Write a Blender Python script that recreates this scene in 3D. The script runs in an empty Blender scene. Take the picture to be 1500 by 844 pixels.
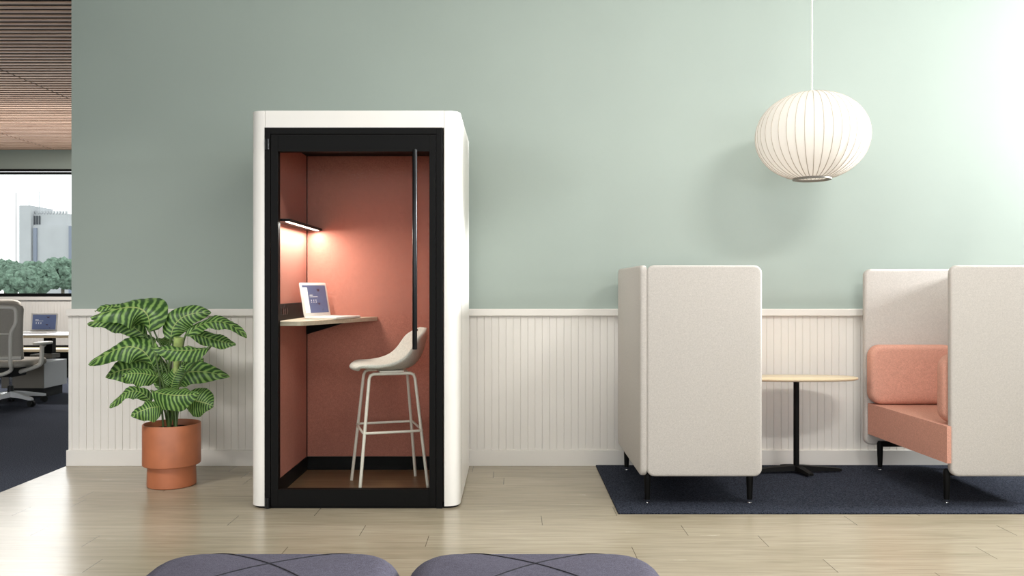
import bpy, bmesh, math, random
from mathutils import Vector, Matrix
PI = math.pi
C = bpy.context.scene.collection
SC = bpy.context.scene

# ------------------------------------------------------------------ camera model
F, CX, CY, CAMY, EYE = 1200.0, 750.0, 422.0, -5.61, 1.22
def at(px, py, y):
    d = y - CAMY
    return Vector(((px - CX) * d / F, y, EYE - (py - CY) * d / F))
def atx(px, y):
    return (px - CX) * (y - CAMY) / F
def atz(py, y):
    return EYE - (py - CY) * (y - CAMY) / F

# ------------------------------------------------------------------ materials
def lin(c):
    out = []
    for v in c[:3]:
        v = v / 255.0
        out.append(v / 12.92 if v <= 0.04045 else ((v + 0.055) / 1.055) ** 2.4)
    return (out[0], out[1], out[2], 1.0)

def base_mat(name, col, rough=0.5, metal=0.0, spec=0.5):
    m = bpy.data.materials.new(name)
    m.use_nodes = True
    b = m.node_tree.nodes['Principled BSDF']
    b.inputs['Base Color'].default_value = lin(col)
    b.inputs['Roughness'].default_value = rough
    b.inputs['Metallic'].default_value = metal
    b.inputs['Specular IOR Level'].default_value = spec
    return m, m.node_tree, b

def N(nt, kind, **kw):
    n = nt.nodes.new(kind)
    for k, v in kw.items():
        setattr(n, k, v)
    return n

def ramp(nt, stops):
    r = N(nt, 'ShaderNodeValToRGB')
    e = r.color_ramp.elements
    while len(e) < len(stops):
        e.new(0.5)
    for i, (p, c) in enumerate(stops):
        e[i].position = p
        e[i].color = lin(c)
    return r

def paint(name, col, rough=0.5, metal=0.0, spec=0.5, var=0.0, scale=3.0, bump=0.0, bscale=200.0):
    """plain painted / metal surface with a slight procedural variation"""
    m, nt, b = base_mat(name, col, rough, metal, spec)
    tc = N(nt, 'ShaderNodeTexCoord')
    nz = N(nt, 'ShaderNodeTexNoise')
    nz.inputs['Scale'].default_value = scale
    nt.links.new(tc.outputs['Object'], nz.inputs['Vector'])
    k = max(var, 0.01)
    r = ramp(nt, [(0.3, [c * (1 - k) for c in col]), (0.7, [min(255, c * (1 + k)) for c in col])])
    nt.links.new(nz.outputs['Fac'], r.inputs['Fac'])
    nt.links.new(r.outputs['Color'], b.inputs['Base Color'])
    if bump > 0:
        n2 = N(nt, 'ShaderNodeTexNoise')
        n2.inputs['Scale'].default_value = bscale
        nt.links.new(tc.outputs['Object'], n2.inputs['Vector'])
        bp = N(nt, 'ShaderNodeBump')
        bp.inputs['Strength'].default_value = bump
        bp.inputs['Distance'].default_value = 0.002
        nt.links.new(n2.outputs['Fac'], bp.inputs['Height'])
        nt.links.new(bp.outputs['Normal'], b.inputs['Normal'])
    return m

def fabric(name, col, var=0.12, scale=260.0, bump=0.35, rough=0.95, weave=None):
    m, nt, b = base_mat(name, col, rough, 0, 0.15)
    tc = N(nt, 'ShaderNodeTexCoord')
    n1 = N(nt, 'ShaderNodeTexNoise')
    n1.inputs['Scale'].default_value = scale
    n1.inputs['Detail'].default_value = 3
    nt.links.new(tc.outputs['Object'], n1.inputs['Vector'])
    n2 = N(nt, 'ShaderNodeTexNoise')
    n2.inputs['Scale'].default_value = scale * 0.22
    n2.inputs['Detail'].default_value = 4
    nt.links.new(tc.outputs['Object'], n2.inputs['Vector'])
    ad = N(nt, 'ShaderNodeMath', operation='MULTIPLY_ADD')
    nt.links.new(n1.outputs['Fac'], ad.inputs[0])
    ad.inputs[1].default_value = 0.75
    ml = N(nt, 'ShaderNodeMath', operation='MULTIPLY')
    nt.links.new(n2.outputs['Fac'], ml.inputs[0])
    ml.inputs[1].default_value = 0.25
    nt.links.new(ml.outputs[0], ad.inputs[2])
    r = ramp(nt, [(0.32, [c * (1 - var) for c in col]), (0.68, [min(255, c * (1 + var)) for c in col])])
    nt.links.new(ad.outputs[0], r.inputs['Fac'])
    nt.links.new(r.outputs['Color'], b.inputs['Base Color'])
    bp = N(nt, 'ShaderNodeBump')
    bp.inputs['Strength'].default_value = bump
    bp.inputs['Distance'].default_value = 0.002
    src = ad.outputs[0]
    if weave:
        v = N(nt, 'ShaderNodeTexVoronoi')
        v.inputs['Scale'].default_value = weave
        nt.links.new(tc.outputs['Object'], v.inputs['Vector'])
        src = v.outputs['Distance']
    nt.links.new(src, bp.inputs['Height'])
    if bump > 0:
        nt.links.new(bp.outputs['Normal'], b.inputs['Normal'])
    return m

def wood(name, c1, c2, rough=0.4, axis_scale=(1.5, 18, 18), spec=0.4):
    m, nt, b = base_mat(name, c1, rough, 0, spec)
    tc = N(nt, 'ShaderNodeTexCoord')
    mp = N(nt, 'ShaderNodeMapping')
    mp.inputs['Scale'].default_value = axis_scale
    nt.links.new(tc.outputs['Object'], mp.inputs['Vector'])
    nz = N(nt, 'ShaderNodeTexNoise')
    nz.inputs['Scale'].default_value = 2.0
    nz.inputs['Detail'].default_value = 6
    nz.inputs['Distortion'].default_value = 0.6
    nt.links.new(mp.outputs[0], nz.inputs['Vector'])
    r = ramp(nt, [(0.3, c1), (0.7, c2)])
    nt.links.new(nz.outputs['Fac'], r.inputs['Fac'])
    nt.links.new(r.outputs['Color'], b.inputs['Base Color'])
    return m

def floor_mat():
    m, nt, b = base_mat('oak_floor', (190, 176, 148), 0.28, 0, 0.5)
    tc = N(nt, 'ShaderNodeTexCoord')
    sep = N(nt, 'ShaderNodeSeparateXYZ')
    nt.links.new(tc.outputs['Object'], sep.inputs[0])
    def mth(op, a, b=None, c=None):
        n = N(nt, 'ShaderNodeMath', operation=op)
        for i, v in enumerate((a, b, c)):
            if v is None:
                continue
            if isinstance(v, (int, float)):
                n.inputs[i].default_value = v
            else:
                nt.links.new(v, n.inputs[i])
        return n.outputs[0]
    ROW, LEN = 0.175, 1.62
    ry = mth('DIVIDE', sep.outputs['Y'], ROW)
    row = mth('FLOOR', ry)
    wn = N(nt, 'ShaderNodeTexWhiteNoise', noise_dimensions='1D')
    nt.links.new(row, wn.inputs['W'])
    px = mth('ADD', mth('DIVIDE', sep.outputs['X'], LEN), wn.outputs['Value'])
    plank = mth('FLOOR', px)
    wn2 = N(nt, 'ShaderNodeTexWhiteNoise', noise_dimensions='2D')
    cv = N(nt, 'ShaderNodeCombineXYZ')
    nt.links.new(row, cv.inputs['X']); nt.links.new(plank, cv.inputs['Y'])
    nt.links.new(cv.outputs[0], wn2.inputs['Vector'])
    tone_v = wn2.outputs['Value']
    butt = mth('LESS_THAN', mth('FRACT', px), 0.0032 / LEN)
    lng = mth('LESS_THAN', mth('FRACT', ry), 0.0016 / ROW)
    joint = mth('MAXIMUM', mth('MULTIPLY', butt, 0.8), mth('MULTIPLY', lng, 0.16))
    # grain stretched along each plank, shifted from plank to plank
    cmb = N(nt, 'ShaderNodeCombineXYZ')
    nt.links.new(sep.outputs['X'], cmb.inputs['X'])
    nt.links.new(sep.outputs['Y'], cmb.inputs['Y'])
    mz = N(nt, 'ShaderNodeMath', operation='MULTIPLY')
    nt.links.new(tone_v, mz.inputs[0])
    mz.inputs[1].default_value = 7.0
    nt.links.new(mz.outputs[0], cmb.inputs['Z'])
    mp = N(nt, 'ShaderNodeMapping')
    mp.inputs['Scale'].default_value = (1.2, 17.0, 1.0)
    nt.links.new(cmb.outputs[0], mp.inputs['Vector'])
    nz = N(nt, 'ShaderNodeTexNoise')
    nz.inputs['Scale'].default_value = 2.2
    nz.inputs['Detail'].default_value = 7
    nz.inputs['Distortion'].default_value = 0.9
    nt.links.new(mp.outputs[0], nz.inputs['Vector'])
    r = ramp(nt, FLOORC)
    nt.links.new(nz.outputs['Fac'], r.inputs['Fac'])
    # plank tone
    tone = N(nt, 'ShaderNodeMix', data_type='RGBA', blend_type='MULTIPLY')
    tone.inputs['Factor'].default_value = 1.0
    tr = ramp(nt, [(0.0, (240, 239, 236)), (1.0, (255, 255, 255))])
    nt.links.new(tone_v, tr.inputs['Fac'])
    nt.links.new(r.outputs['Color'], tone.inputs[6])
    nt.links.new(tr.outputs['Color'], tone.inputs[7])
    # dark butt joints; the long joints stay faint
    jx = N(nt, 'ShaderNodeMix', data_type='RGBA')
    nt.links.new(joint, jx.inputs['Factor'])
    nt.links.new(tone.outputs[2], jx.inputs[6])
    jx.inputs[7].default_value = lin((70, 60, 46))
    nt.links.new(jx.outputs[2], b.inputs['Base Color'])
    rr = N(nt, 'ShaderNodeMapRange')
    rr.inputs['To Min'].default_value = 0.2
    rr.inputs['To Max'].default_value = 0.3
    nt.links.new(nz.outputs['Fac'], rr.inputs['Value'])
    nt.links.new(rr.outputs[0], b.inputs['Roughness'])
    bp = N(nt, 'ShaderNodeBump')
    bp.inputs['Strength'].default_value = 0.12
    bp.inputs['Distance'].default_value = 0.001
    nt.links.new(nz.outputs['Fac'], bp.inputs['Height'])
    nt.links.new(bp.outputs['Normal'], b.inputs['Normal'])
    return m
FLOORC = [(0.25, (150, 139, 119)), (0.55, (165, 154, 133)), (0.8, (175, 165, 145))]

def carpet(name, col, col2):
    m, nt, b = base_mat(name, col, 1.0, 0, 0.05)
    tc = N(nt, 'ShaderNodeTexCoord')
    n1 = N(nt, 'ShaderNodeTexNoise')
    n1.inputs['Scale'].default_value = 150
    n1.inputs['Detail'].default_value = 3
    nt.links.new(tc.outputs['Object'], n1.inputs['Vector'])
    r = ramp(nt, [(0.36, col), (0.66, col2)])
    nt.links.new(n1.outputs['Fac'], r.inputs['Fac'])
    nt.links.new(r.outputs['Color'], b.inputs['Base Color'])
    bp = N(nt, 'ShaderNodeBump')
    bp.inputs['Strength'].default_value = 0.8
    bp.inputs['Distance'].default_value = 0.004
    nt.links.new(n1.outputs['Fac'], bp.inputs['Height'])
    nt.links.new(bp.outputs['Normal'], b.inputs['Normal'])
    return m

def glass(name, refl=0.5, tint=(250, 252, 251)):
    m = bpy.data.materials.new(name)
    m.use_nodes = True
    nt = m.node_tree
    nt.nodes.clear()
    out = N(nt, 'ShaderNodeOutputMaterial')
    tr = N(nt, 'ShaderNodeBsdfTransparent')
    tr.inputs['Color'].default_value = lin(tint)
    gl = N(nt, 'ShaderNodeBsdfGlossy')
    gl.inputs['Roughness'].default_value = 0.02
    fr = N(nt, 'ShaderNodeFresnel')
    fr.inputs['IOR'].default_value = 1.45
    ml = N(nt, 'ShaderNodeMath', operation='MULTIPLY')
    nt.links.new(fr.outputs[0], ml.inputs[0])
    ml.inputs[1].default_value = refl
    mx = N(nt, 'ShaderNodeMixShader')
    nt.links.new(ml.outputs[0], mx.inputs['Fac'])
    nt.links.new(tr.outputs[0], mx.inputs[1])
    nt.links.new(gl.outputs[0], mx.inputs[2])
    nt.links.new(mx.outputs[0], out.inputs['Surface'])
    return m

def emit(name, col, strength):
    m, nt, b = base_mat(name, col, 0.4)
    b.inputs['Emission Color'].default_value = lin(col)
    b.inputs['Emission Strength'].default_value = strength
    return m

def translucent(name, col, frac=0.4):
    m, nt, b = base_mat(name, col, 0.6, 0, 0.2)
    out = nt.nodes['Material Output']
    t = N(nt, 'ShaderNodeBsdfTranslucent')
    t.inputs['Color'].default_value = lin(col)
    mx = N(nt, 'ShaderNodeMixShader')
    mx.inputs['Fac'].default_value = frac
    nt.links.new(b.outputs[0], mx.inputs[1])
    nt.links.new(t.outputs[0], mx.inputs[2])
    nt.links.new(mx.outputs[0], out.inputs['Surface'])
    return m

def leaf_mat():
    m, nt, b = base_mat('striped_leaf', (60, 100, 45), 0.42, 0, 0.35)
    uv = N(nt, 'ShaderNodeUVMap')
    uv.uv_map = 'UVMap'
    sp = N(nt, 'ShaderNodeSeparateXYZ')
    nt.links.new(uv.outputs[0], sp.inputs[0])
    a = N(nt, 'ShaderNodeMath', operation='MULTIPLY_ADD')   # 2u-1
    nt.links.new(sp.outputs['X'], a.inputs[0]); a.inputs[1].default_value = 2; a.inputs[2].default_value = -1
    ab = N(nt, 'ShaderNodeMath', operation='ABSOLUTE')
    nt.links.new(a.outputs[0], ab.inputs[0])
    pw = N(nt, 'ShaderNodeMath', operation='POWER')
    nt.links.new(ab.outputs[0], pw.inputs[0]); pw.inputs[1].default_value = 1.25
    c = N(nt, 'ShaderNodeMath', operation='MULTIPLY_ADD')   # -k|u| + 11 t
    nt.links.new(pw.outputs[0], c.inputs[0]); c.inputs[1].default_value = -1.25
    d = N(nt, 'ShaderNodeMath', operation='MULTIPLY')
    nt.links.new(sp.outputs['Y'], d.inputs[0]); d.inputs[1].default_value = 12.0
    nt.links.new(d.outputs[0], c.inputs[2])
    tcs = N(nt, 'ShaderNodeTexCoord')
    nzs = N(nt, 'ShaderNodeTexNoise'); nzs.inputs['Scale'].default_value = 14
    nt.links.new(tcs.outputs['Object'], nzs.inputs['Vector'])
    wob = N(nt, 'ShaderNodeMath', operation='MULTIPLY_ADD')
    nt.links.new(nzs.outputs['Fac'], wob.inputs[0]); wob.inputs[1].default_value = 1.1
    nt.links.new(c.outputs[0], wob.inputs[2])
    c = wob
    s = N(nt, 'ShaderNodeMath', operation='MULTIPLY')
    nt.links.new(c.outputs[0], s.inputs[0]); s.inputs[1].default_value = 2 * PI
    sn = N(nt, 'ShaderNodeMath', operation='SINE')
    nt.links.new(s.outputs[0], sn.inputs[0])
    tc = N(nt, 'ShaderNodeTexCoord')
    nz = N(nt, 'ShaderNodeTexNoise'); nz.inputs['Scale'].default_value = 30
    nt.links.new(tc.outputs['Object'], nz.inputs['Vector'])
    f = N(nt, 'ShaderNodeMath', operation='MULTIPLY_ADD')
    nt.links.new(sn.outputs[0], f.inputs[0]); f.inputs[1].default_value = 0.5
    nt.links.new(nz.outputs['Fac'], f.inputs[2])
    r = ramp(nt, [(0.22, LEAF[0]), (0.42, LEAF[1]), (0.62, LEAF[2]), (0.95, LEAF[3])])
    nt.links.new(f.outputs[0], r.inputs['Fac'])
    # pale midrib
    mr = N(nt, 'ShaderNodeMath', operation='LESS_THAN')
    nt.links.new(ab.outputs[0], mr.inputs[0]); mr.inputs[1].default_value = 0.035
    mx = N(nt, 'ShaderNodeMix', data_type='RGBA')
    nt.links.new(mr.outputs[0], mx.inputs['Factor'])
    nt.links.new(r.outputs['Color'], mx.inputs[6])
    mx.inputs[7].default_value = lin((150, 165, 100))
    nt.links.new(mx.outputs[2], b.inputs['Base Color'])
    t = N(nt, 'ShaderNodeBsdfTranslucent')
    nt.links.new(mx.outputs[2], t.inputs['Color'])
    ms = N(nt, 'ShaderNodeMixShader'); ms.inputs['Fac'].default_value = 0.25
    out = nt.nodes['Material Output']
    nt.links.new(b.outputs[0], ms.inputs[1]); nt.links.new(t.outputs[0], ms.inputs[2])
    nt.links.new(ms.outputs[0], out.inputs['Surface'])
    bp = N(nt, 'ShaderNodeBump'); bp.inputs['Strength'].default_value = 0.3; bp.inputs['Distance'].default_value = 0.002
    nt.links.new(sn.outputs[0], bp.inputs['Height']); nt.links.new(bp.outputs['Normal'], b.inputs['Normal'])
    return m
LEAF = [(50, 80, 40), (62, 96, 46), (98, 134, 64), (136, 170, 94)]

M = {}
M['green'] = paint('sage_wall_paint', (143, 153, 145), 0.6, var=0.012, scale=1.2, bump=0.05, bscale=120)
M['wainscot'] = paint('white_wainscot_paint', (218, 213, 206), 0.5, var=0.01)
M['white_ceiling'] = paint('white_ceiling_paint', (225, 225, 220), 0.8)
M['floor'] = floor_mat()
M['carpet'] = carpet('navy_carpet', (38, 41, 50), (76, 80, 92))
M['rug'] = carpet('navy_rug', (28, 31, 39), (66, 70, 82))
M['slat'] = wood('cedar_slat', (186, 150, 128), (214, 182, 160), 0.6, (1.5, 20, 20))
M['dark'] = paint('black_void', (14, 11, 10), 0.9)
M['shell'] = paint('booth_white_laminate', (240, 236, 230), 0.32, var=0.006)
M['black'] = paint('black_powder_coat', (13, 12.5, 12), 0.55, spec=0.12, var=0.03)
M['blacksatin'] = paint('black_satin_metal', (22, 23, 25), 0.28, 0.5)
M['pink'] = fabric('pink_felt', (176, 115, 100), var=0.09, scale=240, bump=0.0)
M['coral'] = fabric('coral_upholstery', (205, 152, 134), var=0.11, scale=380, bump=0.4)
M['stone'] = fabric('stone_upholstery', (190, 184, 178), var=0.07, scale=420, bump=0.3)
M['ottoman'] = fabric('violet_grey_wool', (92, 89, 103), var=0.2, scale=330, bump=0.5)
M['seam'] = paint('dark_seam_thread', (34, 33, 41), 0.9)
M['boothfloor'] = wood('shaded_booth_floor', (118, 92, 66), (146, 118, 88), 0.35, (1.2, 16, 16))  # same wood as the room floor, with the booth's shade put into its colour
M['desk'] = wood('grey_oak_laminate', (176, 162, 142), (194, 180, 160), 0.4, (3, 30, 30))
M['maple'] = wood('pale_maple', (222, 202, 168), (236, 218, 186), 0.35, (2, 22, 22))
M['glass'] = glass('door_glass', 0.03)
M['window_glass'] = glass('window_glass', 0.6)
M['led'] = emit('lamp_diffuser', (255, 244, 228), 9.0)
M['laptop'] = paint('white_laptop_plastic', (226, 222, 216), 0.3)
M['keys'] = paint('pale_grey_keys', (196, 193, 188), 0.5)
M['screen'] = emit('blue_screen', (86, 98, 132), 0.35)
M['screenwhite'] = emit('white_screen_area', (232, 232, 230), 0.45)
M['screendark'] = emit('dark_screen_mark', (62, 46, 58), 0.12)
M['stoolfabric'] = fabric('grey_knit', (204, 199, 190), var=0.10, scale=320, bump=0.7, weave=170)
M['stoolmetal'] = paint('cream_powder_coat', (226, 216, 204), 0.35)
M['terracotta'] = paint('terracotta_glaze', (170, 101, 67), 0.42, var=0.05, scale=9, bump=0.05)
M['soil'] = fabric('dark_soil', (44, 32, 26), var=0.4, scale=90, bump=1.0)
M['leaf'] = leaf_mat()
M['stem'] = paint('green_stem', (74, 96, 48), 0.45, var=0.15, scale=20)
M['newleaf'] = paint('pale_green_rolled_leaf', (150, 168, 100), 0.4, var=0.1, scale=30)
M['lantern'] = translucent('lantern_skin', (236, 232, 227), 0.5)
M['rib'] = paint('lantern_rib', (182, 171, 157), 0.6)
M['nickel'] = paint('brushed_nickel', (128, 124, 116), 0.5, 0.2)
M['chrome'] = paint('chrome', (225, 225, 225), 0.1, 1.0)
M['cord'] = paint('white_cord', (240, 240, 236), 0.5)
M['chairwhite'] = paint('chair_white_plastic', (222, 217, 208), 0.4)
M['chairmesh'] = fabric('grey_chair_mesh', (168, 162, 153), var=0.05, scale=300, bump=0.2)
M['rubber'] = paint('black_rubber', (24, 24, 24), 0.6)
M['pedwhite'] = paint('pedestal_white', (222, 222, 224), 0.4)
M['pedgrey'] = paint('part_and_shade_grey', (128, 122, 114), 0.5)
M['outdoor'] = paint('pale_ground', (110, 116, 108), 0.9)
M['tower'] = paint('hazed_concrete', (168, 171, 174), 0.8, var=0.02, scale=0.3)  # outdoor haze is put into this pale wall colour
M['towerwin'] = paint('blue_grey_glazing', (118, 126, 142), 0.5)
M['towerslot'] = paint('dark_slot', (66, 70, 76), 0.6)
M['tree'] = fabric('hazed_tree_leaves', (96, 116, 102), var=0.25, scale=3.0, bump=1.0)  # greyed, paled green: distance haze painted into the leaf colour
M['trunk'] = paint('pale_bark', (110, 104, 94), 0.9)

# ------------------------------------------------------------------ mesh helpers
def wloc(o):
    v = Vector((0, 0, 0))
    while o is not None:
        v += o.location
        o = o.parent
    return v

def obj(name, bm, mat, parent=None, world=True, smooth=False, angle=35):
    """link bm as ONE mesh object. world: the verts are world coordinates (moved into the parent's frame)"""
    bmesh.ops.recalc_face_normals(bm, faces=bm.faces)
    if parent is not None and world:
        bmesh.ops.translate(bm, verts=bm.verts, vec=-wloc(parent))
    me = bpy.data.meshes.new(name)
    bm.to_mesh(me)
    bm.free()
    o = bpy.data.objects.new(name, me)
    C.objects.link(o)
    o.parent = parent
    me.materials.append(M[mat] if isinstance(mat, str) else mat)
    if smooth:
        me.shade_smooth()
        try:
            me.set_sharp_from_angle(angle=math.radians(angle))
        except Exception:
            pass
    return o

def settle(o):
    """put a top-level mesh's origin at the base of its bounding box"""
    me = o.data
    xs = [v.co for v in me.vertices]
    c = Vector(((min(v.x for v in xs) + max(v.x for v in xs)) / 2, (min(v.y for v in xs) + max(v.y for v in xs)) / 2, min(v.z for v in xs)))
    me.transform(Matrix.Translation(-c))
    o.location = c
    return o

def thing(name, label, cat, loc=(0, 0, 0), rz=0.0, group=None):
    o = bpy.data.objects.new(name, None)
    o.empty_display_size = 0.1
    C.objects.link(o)
    o.location = loc
    o.rotation_euler = (0, 0, rz)
    o['label'] = label
    o['category'] = cat
    if group:
        o['group'] = group
    return o

def tag(o, label, cat, group=None):
    o['label'] = label
    o['category'] = cat
    if group:
        o['group'] = group
    return o

def struct(name, bm, mat, parent=None, **kw):
    o = obj(name, bm, mat, parent, **kw)
    if parent is None:
        o['kind'] = 'structure'
    return o

def nb():
    return bmesh.new()

def box(bm, x0, x1, y0, y1, z0, z1, bev=0.0, seg=2):
    vs = [bm.verts.new((x, y, z)) for z in (z0, z1) for y in (y0, y1) for x in (x0, x1)]
    fs = [(0, 2, 3, 1), (4, 5, 7, 6), (0, 1, 5, 4), (2, 6, 7, 3), (0, 4, 6, 2), (1, 3, 7, 5)]
    faces = [bm.faces.new([vs[i] for i in f]) for f in fs]
    if bev > 0:
        es = set()
        for f in faces:
            es.update(f.edges)
        bmesh.ops.bevel(bm, geom=list(es), offset=bev, segments=seg, profile=0.5, affect='EDGES')
    return bm

def B(*a, **k):
    return box(nb(), *a, **k)

def rrect(w, h, r, seg=6):
    """rounded rectangle outline centred on 0, counter-clockwise"""
    pts = []
    r = min(r, w / 2 - 1e-5, h / 2 - 1e-5)
    for cx, cy, a0 in ((w / 2 - r, h / 2 - r, 0), (-w / 2 + r, h / 2 - r, 90), (-w / 2 + r, -h / 2 + r, 180), (w / 2 - r, -h / 2 + r, 270)):
        for k in range(seg + 1):
            a = math.radians(a0 + 90 * k / seg)
            pts.append((cx + r * math.cos(a), cy + r * math.sin(a)))
    return pts

def loft(bm, loops, cap=True, close=True):
    rows = [[bm.verts.new(p) for p in lp] for lp in loops]
    n = len(rows[0])
    for a, b in zip(rows, rows[1:]):
        for i in range(n if close else n - 1):
            j = (i + 1) % n
            bm.faces.new((a[i], a[j], b[j], b[i]))
    if cap:
        bm.faces.new(list(reversed(rows[0])))
        bm.faces.new(rows[-1])
    return bm

def slab(bm, plane, w, h, t, r, e, centre, seg=6, es=4, bulge=0.0):
    """padded panel: rounded rectangle w x h in the given plane, thickness t, corner radius r, edge round e.
    plane 'xz' (thickness along y), 'yz' (thickness along x), 'xy' (thickness along z)"""
    loops = []
    prof = []
    for k in range(es + 1):
        a = PI / 2 * k / es
        prof.append((e * (1 - math.sin(a)), -t / 2 + e * (1 - math.cos(a))))
    prof += [(i, -tt) for i, tt in reversed(prof)]
    def P(x, y, d):
        if plane == 'xz':
            return Vector((x, d, y)) + centre
        if plane == 'yz':
            return Vector((d, x, y)) + centre
        return Vector((x, y, d)) + centre
    def lp(ins, d):
        return [P(x, y, d) for x, y in rrect(w - 2 * ins, h - 2 * ins, max(r - ins, 0.002), seg)]
    pre, post = [], []
    if bulge:
        for q in (0.55, 0.8, 0.93):
            ins = e + (1 - q) * 0.5 * min(w, h) * 0.9
            post.append(lp(ins, t / 2 + bulge * (1 - q * q)))
            pre.append(lp(ins, -t / 2 - bulge * (1 - q * q)))
        post = list(reversed(post))
    for ins, d in prof:
        loops.append(lp(ins, d))
    loft(bm, pre + loops + post)
    return bm

def catmull(pts, n=8, closed=False):
    pts = [Vector(p) for p in pts]
    out = []
    m = len(pts)
    for i in range(m if closed else m - 1):
        if closed:
            p0, p1, p2, p3 = pts[i - 1], pts[i], pts[(i + 1) % m], pts[(i + 2) % m]
        else:
            p1, p2 = pts[i], pts[i + 1]
            p0 = pts[i - 1] if i else p1 * 2 - p2
            p3 = pts[i + 2] if i + 2 < m else p2 * 2 - p1
        for k in range(n):
            t = k / n
            out.append(0.5 * ((2 * p1) + (p2 - p0) * t + (2 * p0 - 5 * p1 + 4 * p2 - p3) * t * t + (3 * p1 - p0 - 3 * p2 + p3) * t ** 3))
    if not closed:
        out.append(pts[-1])
    return out

def tube(bm, pts, rad, seg=10, closed=False, cap=True, flat=1.0):
    pts = [Vector(p) for p in pts]
    n = len(pts)
    rads = rad if isinstance(rad, (list, tuple)) else [rad] * n
    T = []
    for i in range(n):
        a = pts[i - 1] if (i or closed) else pts[i]
        b = pts[(i + 1) % n] if (i + 1 < n or closed) else pts[i]
        T.append((b - a).normalized())
    up = Vector((0, 0, 1)) if abs(T[0].z) < 0.9 else Vector((0, 1, 0))
    nrm = (up - T[0] * up.dot(T[0])).normalized()
    rows = []
    for i in range(n):
        nrm = (nrm - T[i] * nrm.dot(T[i])).normalized()
        bn = T[i].cross(nrm)
        rows.append([bm.verts.new(pts[i] + (nrm * math.cos(2 * PI * k / seg) * flat + bn * math.sin(2 * PI * k / seg)) * rads[i]) for k in range(seg)])
    for i in range(n if closed else n - 1):
        a, b = rows[i], rows[(i + 1) % n]
        for k in range(seg):
            j = (k + 1) % seg
            bm.faces.new((a[k], a[j], b[j], b[k]))
    if cap and not closed:
        bm.faces.new(list(reversed(rows[0])))
        bm.faces.new(rows[-1])
    return bm

def lathe(bm, prof, centre, seg=48, cap=False):
    rows = []
    c = Vector(centre)
    for r, z in prof:
        rows.append([bm.verts.new(c + Vector((r * math.cos(2 * PI * k / seg), r * math.sin(2 * PI * k / seg), z))) for k in range(seg)])
    for a, b in zip(rows, rows[1:]):
        for k in range(seg):
            j = (k + 1) % seg
            bm.faces.new((a[k], a[j], b[j], b[k]))
    if cap:
        bm.faces.new(list(reversed(rows[0])))
        bm.faces.new(rows[-1])
    return bm

def prism(bm, poly, z0, z1):
    """poly: xy outline extruded in z"""
    lo = [bm.verts.new((x, y, z0)) for x, y in poly]
    hi = [bm.verts.new((x, y, z1)) for x, y in poly]
    n = len(poly)
    for i in range(n):
        j = (i + 1) % n
        bm.faces.new((lo[i], lo[j], hi[j], hi[i]))
    bm.faces.new(list(reversed(lo)))
    bm.faces.new(hi)
    return bm

# ------------------------------------------------------------------ SETTING
WALL_X0, ROOM_X1 = -3.033, 7.2
CEIL, YF = 3.39, -8.6
FAR_Y = 7.3

struct('floor', B(-3.053, ROOM_X1 + 0.2, YF, 0.25, -0.12, 0.0), 'floor')
struct('floor_office', B(-10.2, -3.053, YF, FAR_Y + 0.2, -0.12, 0.0), 'carpet')
struct('floor_behind', B(-3.053, -1.9, 0.25, FAR_Y + 0.2, -0.12, 0.0), 'carpet')

# green wall and its wainscot
struct('wall_back', B(WALL_X0, ROOM_X1 + 0.2, 0.03, 0.21, 0.0, CEIL), 'green')
def beadboard(x0, x1, yface, ythick, z0, z1, phase, pitch=0.0497, g=0.0042, dep=0.004):
    """tongue-and-groove boarding as one profile extruded upwards (groove at phase + k*pitch)"""
    pts = [(x0, yface)]
    k = math.ceil((x0 + g - phase) / pitch)
    while phase + k * pitch < x1 - g:
        x = phase + k * pitch
        pts += [(x - g / 2, yface), (x - g / 4, yface + dep), (x + g / 4, yface + dep), (x + g / 2, yface)]
        k += 1
    pts += [(x1, yface)]
    bm = nb()
    lo = [bm.verts.new((x, y, z0)) for x, y in pts]
    hi = [bm.verts.new((x, y, z1)) for x, y in pts]
    for i in range(len(pts) - 1):
        bm.faces.new((lo[i], lo[i + 1], hi[i + 1], hi[i]))
    # the returns at both ends
    for i, x in ((0, x0), (-1, x1)):
        a = bm.verts.new((x, yface + ythick, z0)); b = bm.verts.new((x, yface + ythick, z1))
        bm.faces.new((lo[i], hi[i], b, a))
    return bm
struct('trim_wainscot', beadboard(-3.047, ROOM_X1, 0.018, 0.192, 0.10, 1.04, -0.190), 'wainscot')
bm = nb()
box(bm, -3.053, ROOM_X1, -0.006, 0.216, 1.029, 1.076, 0.003)
struct('trim_chair_rail', bm, 'wainscot')
bm = nb()
box(bm, -3.054, ROOM_X1, 0.0, 0.216, 0.0, 0.108, 0.002)
struct('baseboard_back', bm, 'wainscot')
# right hand wall with its tall window (out of the frame; daylight comes in here)
WY0, WY1, WZ0, WZ1 = -1.3, -0.4, 2.4, 3.2
bm = nb()
box(bm, ROOM_X1, ROOM_X1 + 0.18, WY1, 0.03, 0, CEIL)
box(bm, ROOM_X1, ROOM_X1 + 0.18, YF, WY0, 0, CEIL)
box(bm, ROOM_X1, ROOM_X1 + 0.18, WY0, WY1, 0, WZ0)
box(bm, ROOM_X1, ROOM_X1 + 0.18, WY0, WY1, WZ1, CEIL)
struct('wall_right', bm, 'green')
wf = nb()
for a, b, c, d in ((WY0, WY1, WZ0, WZ0 + 0.05), (WY0, WY1, WZ1 - 0.05, WZ1), (WY0, WY0 + 0.05, WZ0, WZ1), (WY1 - 0.05, WY1, WZ0, WZ1)):
    box(wf, ROOM_X1 + 0.06, ROOM_X1 + 0.12, a, b, c, d)
struct('window_2', wf, 'black')

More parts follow.
